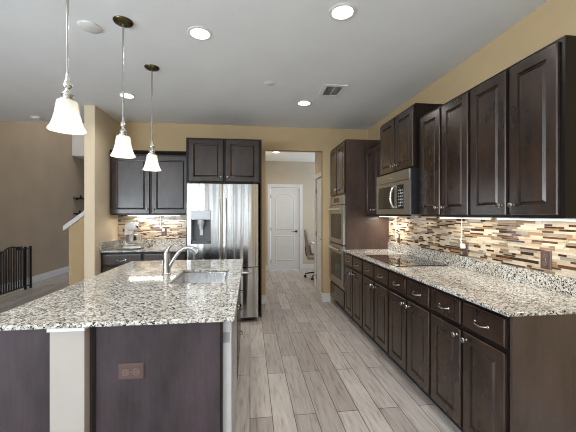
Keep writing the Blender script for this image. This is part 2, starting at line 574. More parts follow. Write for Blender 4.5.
def hall_door(name, w, h, root_loc, rz, label, handle_side, handle='black'):
    """two panel door, arched upper panel, face towards local -y, x 0..w"""
    cs = MB()
    for (a, b, c, d) in ((-0.085, -0.008, 0, h + 0.095), (w + 0.008, w + 0.085, 0, h + 0.095), (-0.008, w + 0.008, h + 0.012, h + 0.095)):
        cs.box(a, b, -0.022, 0.0, c, d)
    root = cs.build(name, 'trim', None, 0.004)
    root.location = root_loc
    root.rotation_euler = (0, 0, rz)
    root['kind'] = 'structure'
    root['label'] = label
    root['category'] = 'door'
    d = MB()
    d.box(0, w, 0.003, 0.038, 0.012, h)
    s = 0.115
    zm0, zm1 = 0.86, 1.0
    # moulding loops
    def arch(x0, x1, z0, z1, rise):
        pts = [(x0, z0), (x1, z0)]
        nn = 12
        for k in range(nn + 1):
            t = k / nn
            x = x1 + (x0 - x1) * t
            pts.append((x, z1 - rise + rise * (1 - (2 * t - 1) ** 2)))
        return pts
    for (z0, z1, rise) in ((0.24, zm0, 0.0), (zm1, h - 0.13, 0.10)):
        if rise:
            lp = arch(s, w - s, z0, z1, rise)
        else:
            lp = [(s, z0), (w - s, z0), (w - s, z1), (s, z1)]
        cx = w / 2
        cz = (z0 + z1) / 2
        def inset(p, k):
            return (p[0] + (-k if p[0] > cx else k if p[0] < cx else 0) * min(1, abs(p[0] - cx) / 0.05), p[1] + (-k if p[1] > cz else k))
        outer = lp
        mid = [inset(p, 0.012) for p in lp]
        inn = [inset(p, 0.026) for p in lp]
        flat = [inset(p, 0.045) for p in lp]
        loops = [[(p[0], 0.003, p[1]) for p in outer], [(p[0], -0.007, p[1]) for p in mid], [(p[0], 0.0015, p[1]) for p in inn], [(p[0], -0.002, p[1]) for p in flat]]
        d.rings(loops, cap0=False, cap1=True)
        # planks
        np_ = 5
        for k in range(1, np_):
            x = s + 0.05 + (w - 2 * s - 0.1) * k / np_
            d.box(x - 0.003, x + 0.003, -0.0045, -0.001, z0 + 0.06, z1 - 0.06 - rise)
    slab = d.build('door_slab', 'door', root)
    hx = w - 0.07 if handle_side > 0 else 0.07
    k = MB()
    k.lathe([(0.03, 0.0), (0.03, -0.008), (0.012, -0.012), (0.012, -0.045), (0.0, -0.047)], (hx, 0.003, 0.96), 16, 'y')
    k.tube([(hx, -0.042, 0.96), (hx - handle_side * 0.05, -0.046, 0.965), (hx - handle_side * 0.11, -0.042, 0.958)], [0.009, 0.008, 0.006], 8)
    k.build('door_handle', handle, slab)
    for z in (0.22, 1.02, 1.82):
        hxx = 0.0 if handle_side > 0 else w
        MB().box(hxx - 0.006, hxx + 0.006, -0.008, 0.002, z - 0.045, z + 0.045).build('hinge', handle, slab)
    return root


hall_door('door_1', 0.70, 2.03, (0.51, YH, 0), 0, 'white two panel door at the end of the hallway', 1)
hall_door('door_2', D2B - D2A, 2.03, (HW, D2B, 0), -PI / 2, 'white panel door in the right side wall of the hallway', 1)


# ------------------------------------------------------------------ cabinets
def panel_door(mb, x0, x1, z0, z1, yf=-0.02, yb=-0.001, fr=0.058, raised=True):
    def lp(i, y):
        return [(x0 + i, y, z0 + i), (x1 - i, y, z0 + i), (x1 - i, y, z1 - i), (x0 + i, y, z1 - i)]
    L = [lp(0, yb), lp(0, yf + 0.005), lp(0.005, yf)]
    if raised:
        L += [lp(fr, yf), lp(fr + 0.004, yf + 0.011), lp(fr + 0.010, yf + 0.012), lp(fr + 0.024, yf + 0.002)]
    else:
        L += [lp(0.014, yf - 0.0005)]
    mb.rings(L)
    return mb


def knob(parent, x, z, y=-0.02):
    k = MB().lathe([(0.0085, 0.0), (0.0055, -0.004), (0.0055, -0.013), (0.013, -0.018), (0.0155, -0.023), (0.013, -0.028), (0.006, -0.031), (0.0, -0.0315)], (x, y, z), 14, 'y')
    return k.build('knob', 'chrome', parent)


def pull(parent, x, z, y=-0.0205, half=0.048):
    k = MB()
    pts = []
    for i in range(11):
        t = -1 + 2 * i / 10
        pts.append((x + half * t, y - 0.026 * (1 - t ** 4) + 0.003, z - 0.008 * (1 - t * t)))
    k.tube(pts, [0.0055, 0.0045, 0.004, 0.0045, 0.005, 0.0055, 0.005, 0.0045, 0.004, 0.0045, 0.0055], 8)
    for s in (-1, 1):
        k.lathe([(0.009, 0.001), (0.009, -0.003), (0.006, -0.006), (0.0, -0.006)], (x + s * half, y, z), 10, 'y')
    return k.build('drawer_pull', 'chrome', parent)


def base_cabinet(label, loc, rz, w, d, ndoor=2, group=None, h=0.892, drawers=None, open_top=False, name='base_cabinet'):
    """front faces local -y; face frame plane at y=0; x 0..w"""
    r = thing(name, label, 'cabinet', loc, rz, group)
    b = MB()
    kick = 0.10
    if open_top:
        b.box(0, 0.018, 0, d, kick, h)
        b.box(w - 0.018, w, 0, d, kick, h)
        b.box(0.018, w - 0.018, d - 0.012, d, kick, h)
        b.box(0.018, w - 0.018, 0, d - 0.012, kick, kick + 0.018)
        b.box(0.018, w - 0.018, 0, 0.018, kick + 0.018, h - 0.0)
    else:
        b.box(0, w, 0, d, kick, h)
    b.build('body', 'frame', r)
    MB().box(0, w, 0.07, 0.085, 0, kick).build('toe_kick', 'kick', r)
    if drawers:                     # a stack of drawers
        z = h - 0.025
        for dh in drawers:
            o = panel_door(MB(), 0.018, w - 0.018, z - dh, z, fr=0.03, raised=False).build('drawer', 'wood', r)
            pull(o, w / 2, z - dh / 2)
            z -= dh + 0.022
        return r
    g = 0.026
    dw = (w - g * (ndoor + (0 if ndoor == 1 else 0))) / ndoor
    for k in range(ndoor):
        x0 = k * w / ndoor + g / 2
        x1 = (k + 1) * w / ndoor - g / 2
        o = panel_door(MB(), x0, x1, 0.725, h - 0.024, fr=0.03, raised=False).build('drawer', 'wood', r)
        if not open_top:
            pull(o, (x0 + x1) / 2, 0.79)
        o = panel_door(MB(), x0, x1, 0.108, 0.695).build('door', 'wood', r)
        if ndoor == 1:
            kx = x1 - 0.03
        else:
            kx = x1 - 0.03 if k % 2 == 0 else x0 + 0.03
        knob(o, kx, 0.655)
    return r


def wall_cabinet(label, loc, rz, w, d, h, ndoor=2, group=None, crown=0, name='wall_cabinet', knobs=True, end=0.0):
    """hung on a wall: front faces local -y; z from 0 to h"""
    r = thing(name, label, 'cabinet', loc, rz, group)
    MB().box(0, w, 0, d, 0, h).build('body', 'frame', r)
    if crown:
        c = MB()
        c.prism([(0.0, h - crown), (-0.03, h - 0.012), (-0.03, h), (0.0, h)], 'x', -0.0, w)
        c.build('crown_moulding', 'frame', r)
    g = 0.028
    for k in range(ndoor):
        x0 = k * w / ndoor + g / 2
        x1 = (k + 1) * w / ndoor - g / 2
        if k == ndoor - 1:
            x1 -= end
        o = panel_door(MB(), x0, x1, 0.016, h - 0.02 - crown).build('door', 'wood', r)
        if knobs:
            if ndoor == 1:
                kx = x0 + 0.03
            else:
                kx = x1 - 0.03 if k % 2 == 0 else x0 + 0.03
            knob(o, kx, 0.075)
    return r


RZ = -PI / 2                       # fronts towards -x (right run)
XF = 1.2726                        # face frame plane of the right base run
Y0, Y1 = 1.41, 4.082
UW = (Y1 - Y0) / 4
pos = ['beside the wall oven at the far end of the row', 'second from the wall oven under the cooktop', 'third from the wall oven, next to the near end unit',
       'nearest the camera at the open end of the row']
for k in range(4):
    y_hi = Y1 - k * UW             # local x=0 sits at the far (left) end
    base_cabinet('dark two door base cabinet ' + pos[k], (XF, y_hi - 0.0005, 0), RZ, UW - 0.001, XW - XF - 0.004, 2, 'base cabinets along the right wall')
o = MB().box(XF - 0.002, XW - 0.004, Y0 - 0.020, Y0 - 0.001, 0.0, 0.892).build('cabinet_end_panel', 'side', None, 0.002)
tag(o, 'flat brown wood end panel closing the near end of the right base cabinets', 'panel')


def slab(mb, x0, x1, y0, y1, z0, z1, hole=None):
    if not hole:
        return mb.box(x0, x1, y0, y1, z0, z1)
    hx0, hx1, hy0, hy1 = hole
    out = [(x0, y0), (x1, y0), (x1, y1), (x0, y1)]
    inn = [(hx0, hy0), (hx1, hy0), (hx1, hy1), (hx0, hy1)]
    vs = [(*p, z0) for p in out] + [(*p, z0) for p in inn] + [(*p, z1) for p in out] + [(*p, z1) for p in inn]
    fs = []
    for i in range(4):
        j = (i + 1) % 4
        fs += [(i, j, j + 4, i + 4), (8 + i, 8 + i + 4, 8 + j + 4, 8 + j), (i, i + 8, j + 8, j), (i + 4, j + 4, j + 12, i + 12)]
    return mb.add(vs, fs)


ZT = 0.914
rc = thing('countertop', 'long speckled granite countertop on the right hand base cabinets', 'countertop', (0, 0, 0))
MB().box(1.2326, XW - 0.002, 1.378, Y1 + 0.0, 0.8925, ZT).build('worktop', 'granite', rc, 0.006)
MB().box(XW - 0.024, XW - 0.002, 1.378, Y1, ZT + 0.0003, 1.016).build('granite_upstand', 'granite', rc, 0.003)

# cooktop
ct = thing('cooktop', 'black glass electric cooktop let into the right granite counter', 'cooktop', (1.31, 2.70, ZT))
MB().box(0, 0.50, 0, 0.77, 0.0008, 0.008).build('glass_top', 'cook', ct, 0.003)
for (bx, by, br_) in ((0.14, 0.19, 0.085), (0.36, 0.19, 0.105), (0.14, 0.56, 0.105), (0.36, 0.56, 0.08)):
    rr = MB()
    n = 36
    vs, fs = [], []
    for i in range(n):
        a = 2 * PI * i / n
        for q in (br_, br_ - 0.004):
            vs.append((bx + q * math.cos(a), by + q * math.sin(a), 0.0084))
    for i in range(n):
        j = (i + 1) % n
        fs.append((2 * i, 2 * j, 2 * j + 1, 2 * i + 1))
    rr.add(vs, fs).build('burner_ring', 'ring', ct)

# ---- right upper cabinets
XU = 1.553
ZU = 1.368
w2 = (2.725 - 1.385) / 2
wall_cabinet('tall dark double door wall cabinet between the microwave and the nearest wall cabinet', (XU, 2.725, ZU), RZ, w2 - 0.001, XW - XU - 0.002, 0.91, 2, 'wall cabinets on the right wall')
wall_cabinet('largest looking dark double door wall cabinet at the near right end of the row', (XU, 2.725 - w2, ZU), RZ, w2 - 0.001, XW - XU - 0.002, 0.91, 2, 'wall cabinets on the right wall', end=0.012)
wall_cabinet('short dark double door cabinet directly above the microwave', (1.508, 3.492, 1.815), RZ, 3.492 - 2.732, XW - 1.508 - 0.002, 0.595, 2, 'wall cabinets on the right wall')
wall_cabinet('dark wall cabinet tucked between the microwave and the oven tower', (XU, 4.080, ZU), RZ, 4.080 - 3.496, XW - XU - 0.002, 0.88, 2, 'wall cabinets on the right wall')

# ---- microwave
mw = thing('microwave', 'stainless over the range microwave hung above the black cooktop', 'microwave', (1.47, 3.488, 1.386), RZ)
mww, mwh = 0.752, 0.424
MB().box(0, mww, 0, XW - 1.47 - 0.003, 0, mwh).build('body', 'black', mw, 0.003)
MB().box(0.0, mww, -0.02, -0.0005, mwh - 0.095, mwh).build('vent_panel', 'steel2', mw, 0.004)
dm = MB()
dm.box(0.0, mww, -0.02, -0.0005, 0.0, 0.055)
dm.box(0.0, 0.045, -0.02, -0.0005, 0.055, mwh - 0.099)
dm.box(0.045, mww, -0.02, -0.0005, mwh - 0.135, mwh - 0.099)
dm.box(0.645, mww, -0.02, -0.0005, 0.055, mwh - 0.135)
dm.box(0.455, 0.50, -0.02, -0.0005, 0.055, mwh - 0.135)
dr = dm.build('door', 'steel2', mw)
MB().box(0.045, 0.455, -0.016, -0.004, 0.055, mwh - 0.135).build('window', 'glass', dr)
kp = MB().box(0.50, 0.645, -0.018, -0.004, 0.055, mwh - 0.135).build('control_panel', 'glass', mw)
bt = MB()
for i in range(6):
    for j in range(3):
        bt.box(0.535 + j * 0.035, 0.557 + j * 0.035, -0.0195, -0.018, 0.08 + i * 0.03, 0.092 + i * 0.03)
bt.build('button', 'greyp', kp)
hn = MB()
pts = [(0.478, -0.02, 0.065), (0.478, -0.05, 0.075), (0.474, -0.068, 0.12), (0.470, -0.073, 0.17), (0.474, -0.068, 0.22), (0.478, -0.05, 0.268), (0.478, -0.02, 0.278)]
hn.tube(pts, 0.013, 10)
hn.build('handle', 'bright', dr)
MB().box(0.34, 0.40, -0.0215, -0.02, mwh - 0.055, mwh - 0.045).build('badge', 'bright', mw)

# ---- oven tower
TW = 4.855 - 4.086
tw = thing('oven_tower', 'tall dark wood cabinet housing the double wall oven', 'cabinet', (XF, 4.855, 0), RZ)
TD = XW - XF - 0.004
b = MB()
b.box(0, TW, 0, TD, 0.10, 0.355)
b.box(0, TW, 0, TD, 1.655, 2.39)
b.box(0, 0.030, 0, TD, 0.355, 1.655)
b.box(TW - 0.030, TW, 0, TD, 0.355, 1.655)
b.box(0.030, TW - 0.030, TD - 0.012, TD, 0.355, 1.655)
b.build('body', 'frame', tw)
MB().box(TW - 0.0, TW + 0.0035, 0.004, TD, 0.10, 2.389).build('side_panel', 'tside', tw)
MB().box(0, TW, 0.07, 0.085, 0, 0.10).build('toe_kick', 'kick', tw)
for k in range(2):
    x0, x1 = k * TW / 2 + 0.014, (k + 1) * TW / 2 - 0.014
    o = panel_door(MB(), x0, x1, 1.675, 2.365).build('door', 'wood', tw)
    knob(o, x1 - 0.03 if k == 0 else x0 + 0.03, 1.74)
o = panel_door(MB(), 0.02, TW - 0.02, 0.12, 0.335, fr=0.03, raised=False).build('drawer', 'wood', tw)
pull(o, TW / 2, 0.23)

ov = thing('wall_oven', 'stainless double wall oven built into the dark tower', 'oven', (XF, 4.823, 0.36), RZ)
OW = TW - 0.064
MB().box(0, OW, 0.0, 0.54, 0.0, 1.29).build('body', 'black', ov)
MB().box(-0.012, OW + 0.012, -0.022, -0.001, 1.165, 1.29).build('control_panel', 'steel2', ov, 0.003)
MB().box(0.22, OW - 0.22, -0.024, -0.0222, 1.195, 1.26).build('display', 'glass', ov)
MB().box(-0.012, OW + 0.012, -0.018, -0.001, 0.0, 0.045).build('vent_trim', 'steel2', ov, 0.003)


def oven_door(z0, z1):
    f = MB()
    f.box(-0.012, OW + 0.012, -0.034, -0.001, z0, z0 + 0.065)
    f.box(-0.012, OW + 0.012, -0.034, -0.001, z1 - 0.12, z1)
    f.box(-0.012, 0.06, -0.034, -0.001, z0 + 0.065, z1 - 0.12)
    f.box(OW - 0.06, OW + 0.012, -0.034, -0.001, z0 + 0.065, z1 - 0.12)
    d = f.build('door', 'steel2', ov)
    MB().box(0.06, OW - 0.06, -0.031, -0.006, z0 + 0.065, z1 - 0.12).build('window', 'glass', d)
    h = MB()
    zh = z1 - 0.055
    h.tube([(0.05, -0.034, zh), (0.05, -0.075, zh)], 0.009, 8)
    h.tube([(OW - 0.05, -0.034, zh), (OW - 0.05, -0.075, zh)], 0.009, 8)
    h.tube([(0.015, -0.078, zh), (OW - 0.015, -0.078, zh)], 0.0125, 12)
    h.build('handle', 'bright', d)


oven_door(0.052, 0.595)
oven_door(0.612, 1.155)

# ---- back left cabinets
YF = 4.345
base_cabinet('dark base cabinet under the stand mixer beside the wall end', (PX1 + 0.003, YF, 0), 0, 0.52, YB - YF - 0.003, 1, 'base cabinets on the back wall')
base_cabinet('dark base cabinet beside the refrigerator on the back wall', (PX1 + 0.525, YF, 0), 0, -0.832 - (PX1 + 0.525) - 0.003, YB - YF - 0.003, 1, 'base cabinets on the back wall')
lc = thing('countertop', 'short granite countertop on the back wall under the stand mixer', 'countertop', (0, 0, 0))
MB().box(PX1 + 0.002, -0.833, 4.30, YB - 0.002, 0.8925, ZT).build('worktop', 'granite', lc, 0.006)
MB().box(PX1 + 0.024, -0.833, YB - 0.024, YB - 0.002, ZT + 0.0003, 1.016).build('granite_upstand', 'granite', lc, 0.003)
MB().box(PX1 + 0.002, PX1 + 0.024, 4.30, YB - 0.002, ZT + 0.0003, 1.016).build('granite_upstand', 'granite', lc, 0.003)
wall_cabinet('dark double door wall cabinet above the stand mixer', (PX1 + 0.035, YB - 0.33, 1.378), 0, -0.834 - (PX1 + 0.035), 0.328, 0.885, 2, 'wall cabinets on the back wall', crown=0.05)
# filler strip between wall end and cabinet
# ---- fridge surround
fc = wall_cabinet('short dark double door cabinet with tall side panels around the refrigerator', (-0.812, 4.27, 1.805), 0, 0.948, YB - 4.27 - 0.002, 0.59, 2, 'wall cabinets on the back wall')
for sx in (-0.019, 0.9485):
    MB().box(sx, sx + 0.0185, -0.005, YB - 4.27 - 0.002, -1.805, 0.589).build('side_panel', 'frame', fc)

# ---- refrigerator
FX0, FX1 = -0.785, 0.105
fr = thing('refrigerator', 'stainless french door refrigerator with an ice and water dispenser', 'refrigerator', (FX0, 4.06, 0))
fw = FX1 - FX0
MB().box(0.004, fw - 0.004, 0.082, 0.79, 0.04, 1.755).build('body', 'greyp', fr)
MB().box(0.03, fw - 0.03, 0.10, 0.14, 0.0, 0.04).build('toe_grille', 'black', fr)
xm = fw / 2


def fdoor(mb, x0, x1, z0, z1, hole=None):
    # slightly crowned door front
    n = 10
    def yb(x, xa, xb):
        t = (x - xa) / (xb - xa) * 2 - 1
        return 0.012 * t ** 4
    if not hole:
        poly = [(x0, 0.078)] + [(x0 + (x1 - x0) * i / n, yb(x0 + (x1 - x0) * i / n, x0, x1)) for i in range(n + 1)] + [(x1, 0.078)]
        mb.prism(poly, 'z', z0, z1)
    else:
        hx0, hx1, hz0, hz1 = hole
        for (a, b_, c, d) in ((x0, hx0, z0, z1), (hx1, x1, z0, z1), (hx0, hx1, z0, hz0), (hx0, hx1, hz1, z1)):
            poly = [(a, 0.078)] + [(a + (b_ - a) * i / n, yb(a + (b_ - a) * i / n, x0, x1)) for i in range(n + 1)] + [(b_, 0.078)]
            mb.prism(poly, 'z', c, d)
    return mb


dz0, dz1 = 0.715, 1.772
disp = (0.055, 0.288, 1.02, 1.43)
dl = fdoor(MB(), 0.0, xm - 0.003, dz0, dz1, disp).build('door', 'steel', fr)
dR = fdoor(MB(), xm + 0.003, fw, dz0, dz1).build('door', 'steel', fr)
dF = fdoor(MB(), 0.0, fw, 0.065, dz0 - 0.012).build('freezer_drawer', 'steel', fr)


def bar(parent, p0, p1, axis):
    h = MB()
    p0, p1 = Vector(p0), Vector(p1)
    d = (p1 - p0).normalized()
    out = Vector((0, -0.05, 0))
    pts = [p0, p0 + out * 0.7 + d * 0.004, p0 + out + d * 0.03, p0 + out * 1.08 + d * 0.2, p1 + out * 1.08 - d * 0.2, p1 + out - d * 0.03, p1 + out * 0.7 - d * 0.004, p1]
    h.tube(pts, 0.011, 10)
    return h.build('handle', 'steel3', parent)


bar(dl, (xm - 0.035, 0.01, 0.82), (xm - 0.035, 0.01, 1.60), 'z')
bar(dR, (xm + 0.035, 0.01, 0.82), (xm + 0.035, 0.01, 1.60), 'z')
bar(dF, (0.10, 0.006, 0.645), (fw - 0.10, 0.006, 0.645), 'x')
hx0, hx1, hz0, hz1 = disp
d = MB()
d.box(hx0, hx1, 0.068, 0.076, hz0, hz1)
d.box(hx0 - 0.006, hx0 + 0.012, -0.006, 0.07, hz0, 1.335)
d.box(hx1 - 0.012, hx1 + 0.006, -0.006, 0.07, hz0, 1.335)
d.box(hx0 - 0.006, hx1 + 0.006, -0.006, 0.07, hz0 - 0.006, hz0 + 0.03)
dp = d.build('dispenser', 'dgrey', dl)
MB().box(hx0 - 0.006, hx1 + 0.006, -0.022, 0.067, 1.318, hz1 + 0.006).build('dispenser_display', 'silverp', dp, 0.006)
nz = MB()
nz.lathe([(0.045, 0.0), (0.045, -0.05), (0.03, -0.075), (0.03, -0.12), (0.0, -0.12)], ((hx0 + hx1) / 2, 0.032, 1.318), 18)
nz.box((hx0 + hx1) / 2 - 0.02, (hx0 + hx1) / 2 + 0.02, 0.05, 0.06, 1.12, 1.20)
nz.build('dispenser_nozzle', 'silverp', dp)
for x in (0.02, fw - 0.06):
    MB().box(x, x + 0.04, 0.03, 0.12, 1.773, 1.795).build('hinge_cover', 'black', fr)

# ------------------------------------------------------------------ mosaic backsplashes
TM = ['t0', 't1', 't2', 't3', 't4', 't5', 'grout']
TWT = [0.27, 0.21, 0.17, 0.17, 0.08, 0.10]


def mosaic(length, z0, z1, seed):
    """front towards local -y, x 0..length"""
    rnd = random.Random(seed)
    mb = MB()
    mb.box(0, length, -0.0045, 0, z0, z1, 6)
    z = z0 + 0.002
    hs = [0.0125, 0.0125, 0.0125, 0.019]
    while z < z1 - 0.006:
        h = rnd.choice(hs)
        h = min(h, z1 - 0.001 - z)
        x = -rnd.random() * 0.15
        while x < length:
            L = rnd.choice((0.035, 0.05, 0.075, 0.10, 0.15))
            a, b_ = max(x, 0.001), min(x + L, length - 0.001)
            if b_ - a > 0.004:
                mi = rnd.choices(range(6), TWT)[0]
                y = -0.008 - rnd.random() * 0.0012
                vs = [(a, -0.004, z), (b_, -0.004, z), (b_, -0.004, z + h), (a, -0.004, z + h),
                      (a, y, z), (b_, y, z), (b_, y, z + h), (a, y, z + h)]
                mb.add(vs, [(4, 5, 6, 7), (0, 1, 5, 4), (2, 3, 7, 6), (1, 2, 6, 5), (3, 0, 4, 7)], mi)
            x += L + 0.002
        z += h + 0.002
    return mb


o = mosaic(Y1 - 1.383, 1.0165, 1.384, 3).build('tile_backsplash', TM)
o.location = (XW - 0.0005, Y1 - 0.0005, 0)
o.rotation_euler = (0, 0, RZ)
tag(o, 'long brown and cream strip mosaic backsplash on the right wall', 'backsplash')
o = mosaic(-0.834 - PX1 - 0.001, 1.0165, 1.377, 5).build('tile_backsplash', TM)
o.location = (PX1 + 0.001, YB - 0.0005, 0)
tag(o, 'short brown and cream strip mosaic backsplash behind the stand mixer', 'backsplash')


# ------------------------------------------------------------------ outlets, cords
def outlet(label, loc, rz, horizontal=False, cord=None, group='brown wall outlets'):
    """plate centre at loc, front local -y"""
    r = thing('wall_outlet', label, 'outlet', loc, rz, group)
    w, h = (0.118, 0.074) if horizontal else (0.074, 0.118)
    p = MB()
    def lp(i, y):
        return [(-w / 2 + i, y, -h / 2 + i), (w / 2 - i, y, -h / 2 + i), (w / 2 - i, y, h / 2 - i), (-w / 2 + i, y, h / 2 - i)]
    p.rings([lp(0, 0), lp(0, -0.003), lp(0.005, -0.007)])
    p.build('cover_plate', 'brownp', r)
    for s in (-1, 1):
        q = MB()
        cx, cz = (s * 0.023, 0) if horizontal else (0, s * 0.023)
        q.lathe([(0.0165, -0.007), (0.0165, -0.0095), (0.0, -0.0095)], (cx, 0, cz), 18, 'y')
        f = q.build('socket_face', 'socket', r)
        g = MB()
        for t in (-0.006, 0.006):
            if horizontal:
                g.box(cx - 0.004, cx + 0.004, -0.0102, -0.0094, t - 0.001, t + 0.001)
            else:
                g.box(t - 0.001, t + 0.001, -0.0102, -0.0094, cz - 0.004, cz + 0.004)
        g.build('slot', 'black', f)
    MB().lathe([(0.004, -0.007), (0.003, -0.0085), (0, -0.0085)], (0, 0, 0), 10, 'y').build('screw', 'chrome', r)
    return r


def cord(label, loc, rz, ztop, side=0.0):
    r = thing('plug_cord', label, 'cord', loc, rz, 'white light cords')
    MB().box(-0.018, 0.018, -0.042, -0.0100, 0.005, 0.047).build('plug', 'whitep', r, 0.005)
    pts = [(side * 0.2, -0.03, 0.045), (side, -0.024, 0.075), (side, -0.0135, 0.11), (side, -0.0135, ztop - loc[2] - 0.002)]
    MB().tube(pts, 0.0045, 8).build('cable', 'whitep', r)


outlet('brown outlet on the right mosaic nearest the camera with nothing plugged in', (XW - 0.0100, 1.79, 1.10), RZ)
outlet('brown outlet on the right mosaic holding the white plug nearer the camera', (XW - 0.0100, 2.545, 1.085), RZ)
outlet('brown outlet on the right mosaic beside the cooktop, smallest on that wall', (XW - 0.0100, 3.785, 1.085), RZ)
cord('white plug and cable on the right mosaic between cooktop and near outlet', (XW - 0.0100, 2.545, 1.085), RZ, 1.366, -0.03)
cord('white plug and cable on the right mosaic close to the oven tower', (XW - 0.0100, 3.785, 1.085), RZ, 1.366, -0.05)
outlet('brown outlet on the back mosaic beside the refrigerator', (-1.268, YB - 0.0100, 1.125), 0)
cord('white plug and cable on the back mosaic above the island faucet', (-1.268, YB - 0.0100, 1.125), 0, 1.376, -0.045)


# ------------------------------------------------------------------ under cabinet lights
def led_bar(label, loc, rz, L, power=None):
    r = thing('light_bar', label, 'light', loc, rz, 'under cabinet light bars')
    MB().box(0, L, 0, 0.05, -0.010, -0.0006).build('housing', 'whitep', r)
    MB().box(0.01, L - 0.01, 0.004, 0.046, -0.017, -0.0102).build('lens', 'led', r)
    l = bpy.data.lights.new('light_bar_glow', 'AREA')
    l.shape = 'RECTANGLE'
    l.size, l.size_y = L - 0.04, 0.04
    l.energy = power
    l.color = WARM
    lo = bpy.data.objects.new('light_bar_glow', l)
    COL.objects.link(lo)
    lo.parent = r
    lo.location = (L / 2, 0.025, -0.02)


led_bar('glowing light bar under the nearest right wall cabinet', (1.71, 2.02, ZU), RZ, 0.56, 1.9)
led_bar('glowing light bar under the right wall cabinet beside the microwave', (1.71, 2.69, ZU), RZ, 0.58, 1.9)
led_bar('glowing light bar under the narrow cabinet beside the oven tower', (1.71, 4.04, ZU), RZ, 0.46, 4.5)
led_bar('glowing light bar under the back wall cabinet over the stand mixer', (-1.72, 4.68, 1.378), 0, 0.72, 3.4)
# microwave's own cooktop lamp
l = area_light('microwave_cooktop_lamp', (1.70, 3.11, 1.382), (0, 0, 0), 0.10, 0.30, 0.8, WARM)

# ------------------------------------------------------------------ island
IX0, IX1, IY0, IY1 = -1.19, -0.0705, 1.472, 3.365
sink_hole = (-0.555, -0.175, 2.235, 2.765)
ic = slab(MB(), IX0, IX1, IY0, IY1, 0.8925, ZT, sink_hole).build('countertop', 'granite', None, 0.005)
tag(ic, 'large speckled granite island top with the sink cut in', 'countertop')

PWX0, PWX1 = -0.868, -0.727        # painted low wall inside the island
isl = thing('kitchen_island', 'island with dark wood end panels and a cream painted post', 'island', (0, 0, 0))
MB().box(PWX0, PWX1, 1.490, 3.33, 0, 0.876).build('painted_post', 'post', isl)
MB().box(PWX0 - 0.008, PWX1 + 0.004, 1.482, 3.33, 0.876, 0.892).build('post_cap', 'trim', isl)
MB().box(-1.165, PWX0 - 0.001, 1.520, 3.33, 0.0, 0.892).build('bar_side_panel', 'iwood', isl)
MB().box(PWX1 + 0.001, -0.130, 1.535, 1.553, 0.0, 0.892).build('end_panel', 'iwood', isl)
MB().box(PWX1 + 0.016, PWX1 + 0.026, 1.528, 1.5345, 0, 0.892).build('panel_edging', 'frame', isl)
MB().box(-0.142, -0.130, 1.528, 1.5345, 0, 0.892).build('panel_edging', 'frame', isl)
MB().box(PWX1 + 0.001, -0.715, 1.5545, 3.33, 0.0, 0.892).build('back_panel', 'frame', isl)
MB().box(-0.714, -0.115, 3.315, 3.33, 0.0, 0.892).build('end_panel', 'iwood', isl)

outlet('brown horizontal outlet on the dark end panel of the island', (-0.545, 1.5348, 0.662), 0, True)

# dishwasher : front towards +x
RI = PI / 2
dw = thing('dishwasher', 'stainless dishwasher built into the near end of the island', 'dishwasher', (-0.142, 1.557, 0), RI)
MB().box(0.003, 0.597, 0.0, 0.56, 0.09, 0.865).build('body', 'greyp', dw)
MB().box(0.003, 0.597, 0.06, 0.075, 0, 0.09).build('toe_kick', 'kick', dw)
dd = MB().box(0.0, 0.600, -0.052, -0.001, 0.11, 0.872).build('door', M['silverp'], dw, 0.003)
MB().box(0.004, 0.596, -0.0535, -0.0523, 0.112, 0.868).build('door_skin', 'steel3', dd)
MB().box(-0.0012, -0.0002, -0.044, -0.012, 0.765, 0.815).build('vent', 'greyp', dd)
# sink base and drawers
base_cabinet('dark island cabinet under the sink', (-0.115, 2.162, 0), RI, 0.70, 0.595, 2, 'island cabinets facing the aisle', open_top=True)
base_cabinet('dark island drawer stack at the far end facing the aisle', (-0.115, 2.865, 0), RI, 0.447, 0.59, 1, 'island cabinets facing the aisle', drawers=[0.135, 0.135, 0.17, 0.24])

# sink
sx0, sx1, sy0, sy1 = sink_hole
scx, scy = (sx0 + sx1) / 2, (sy0 + sy1) / 2
hw_, hh_ = (sx1 - sx0) / 2, (sy1 - sy0) / 2
snk = thing('sink', 'stainless undermount sink set in the island top', 'sink', (scx, scy, 0.892))
LP = [(hw_ + 0.012, hh_ + 0.012, -0.0005, 0.03), (hw_ + 0.002, hh_ + 0.002, -0.0005, 0.045), (hw_ - 0.004, hh_ - 0.004, -0.006, 0.05), (hw_ - 0.012, hh_ - 0.012, -0.15, 0.06), (hw_ - 0.03, hh_ - 0.03, -0.178, 0.06), (hw_ - 0.07, hh_ - 0.07, -0.185, 0.06)]
mb = MB()
loops = [[(p[0], p[1], z) for p in rrect(0, 0, a, b_, r_, 6)] for a, b_, z, r_ in LP]
und = [[(p[0], p[1], z) for p in rrect(0, 0, a, b_, r_, 6)] for a, b_, z, r_ in ((hw_ - 0.066, hh_ - 0.066, -0.189, 0.06), (hw_ - 0.004, hh_ - 0.004, -0.17, 0.06), (hw_ + 0.012, hh_ + 0.012, -0.003, 0.03))]
mb.rings(loops, False, True, 0, True)
mb.rings(und + [loops[0]], True, False, 0, True)
bas = mb.build('basin', 'steel3', snk)
MB().lathe([(0.045, -0.1845), (0.045, -0.1825), (0.03, -0.182), (0.026, -0.184), (0.0, -0.184)], (0, 0, 0), 20).build('drain', 'bright', snk)

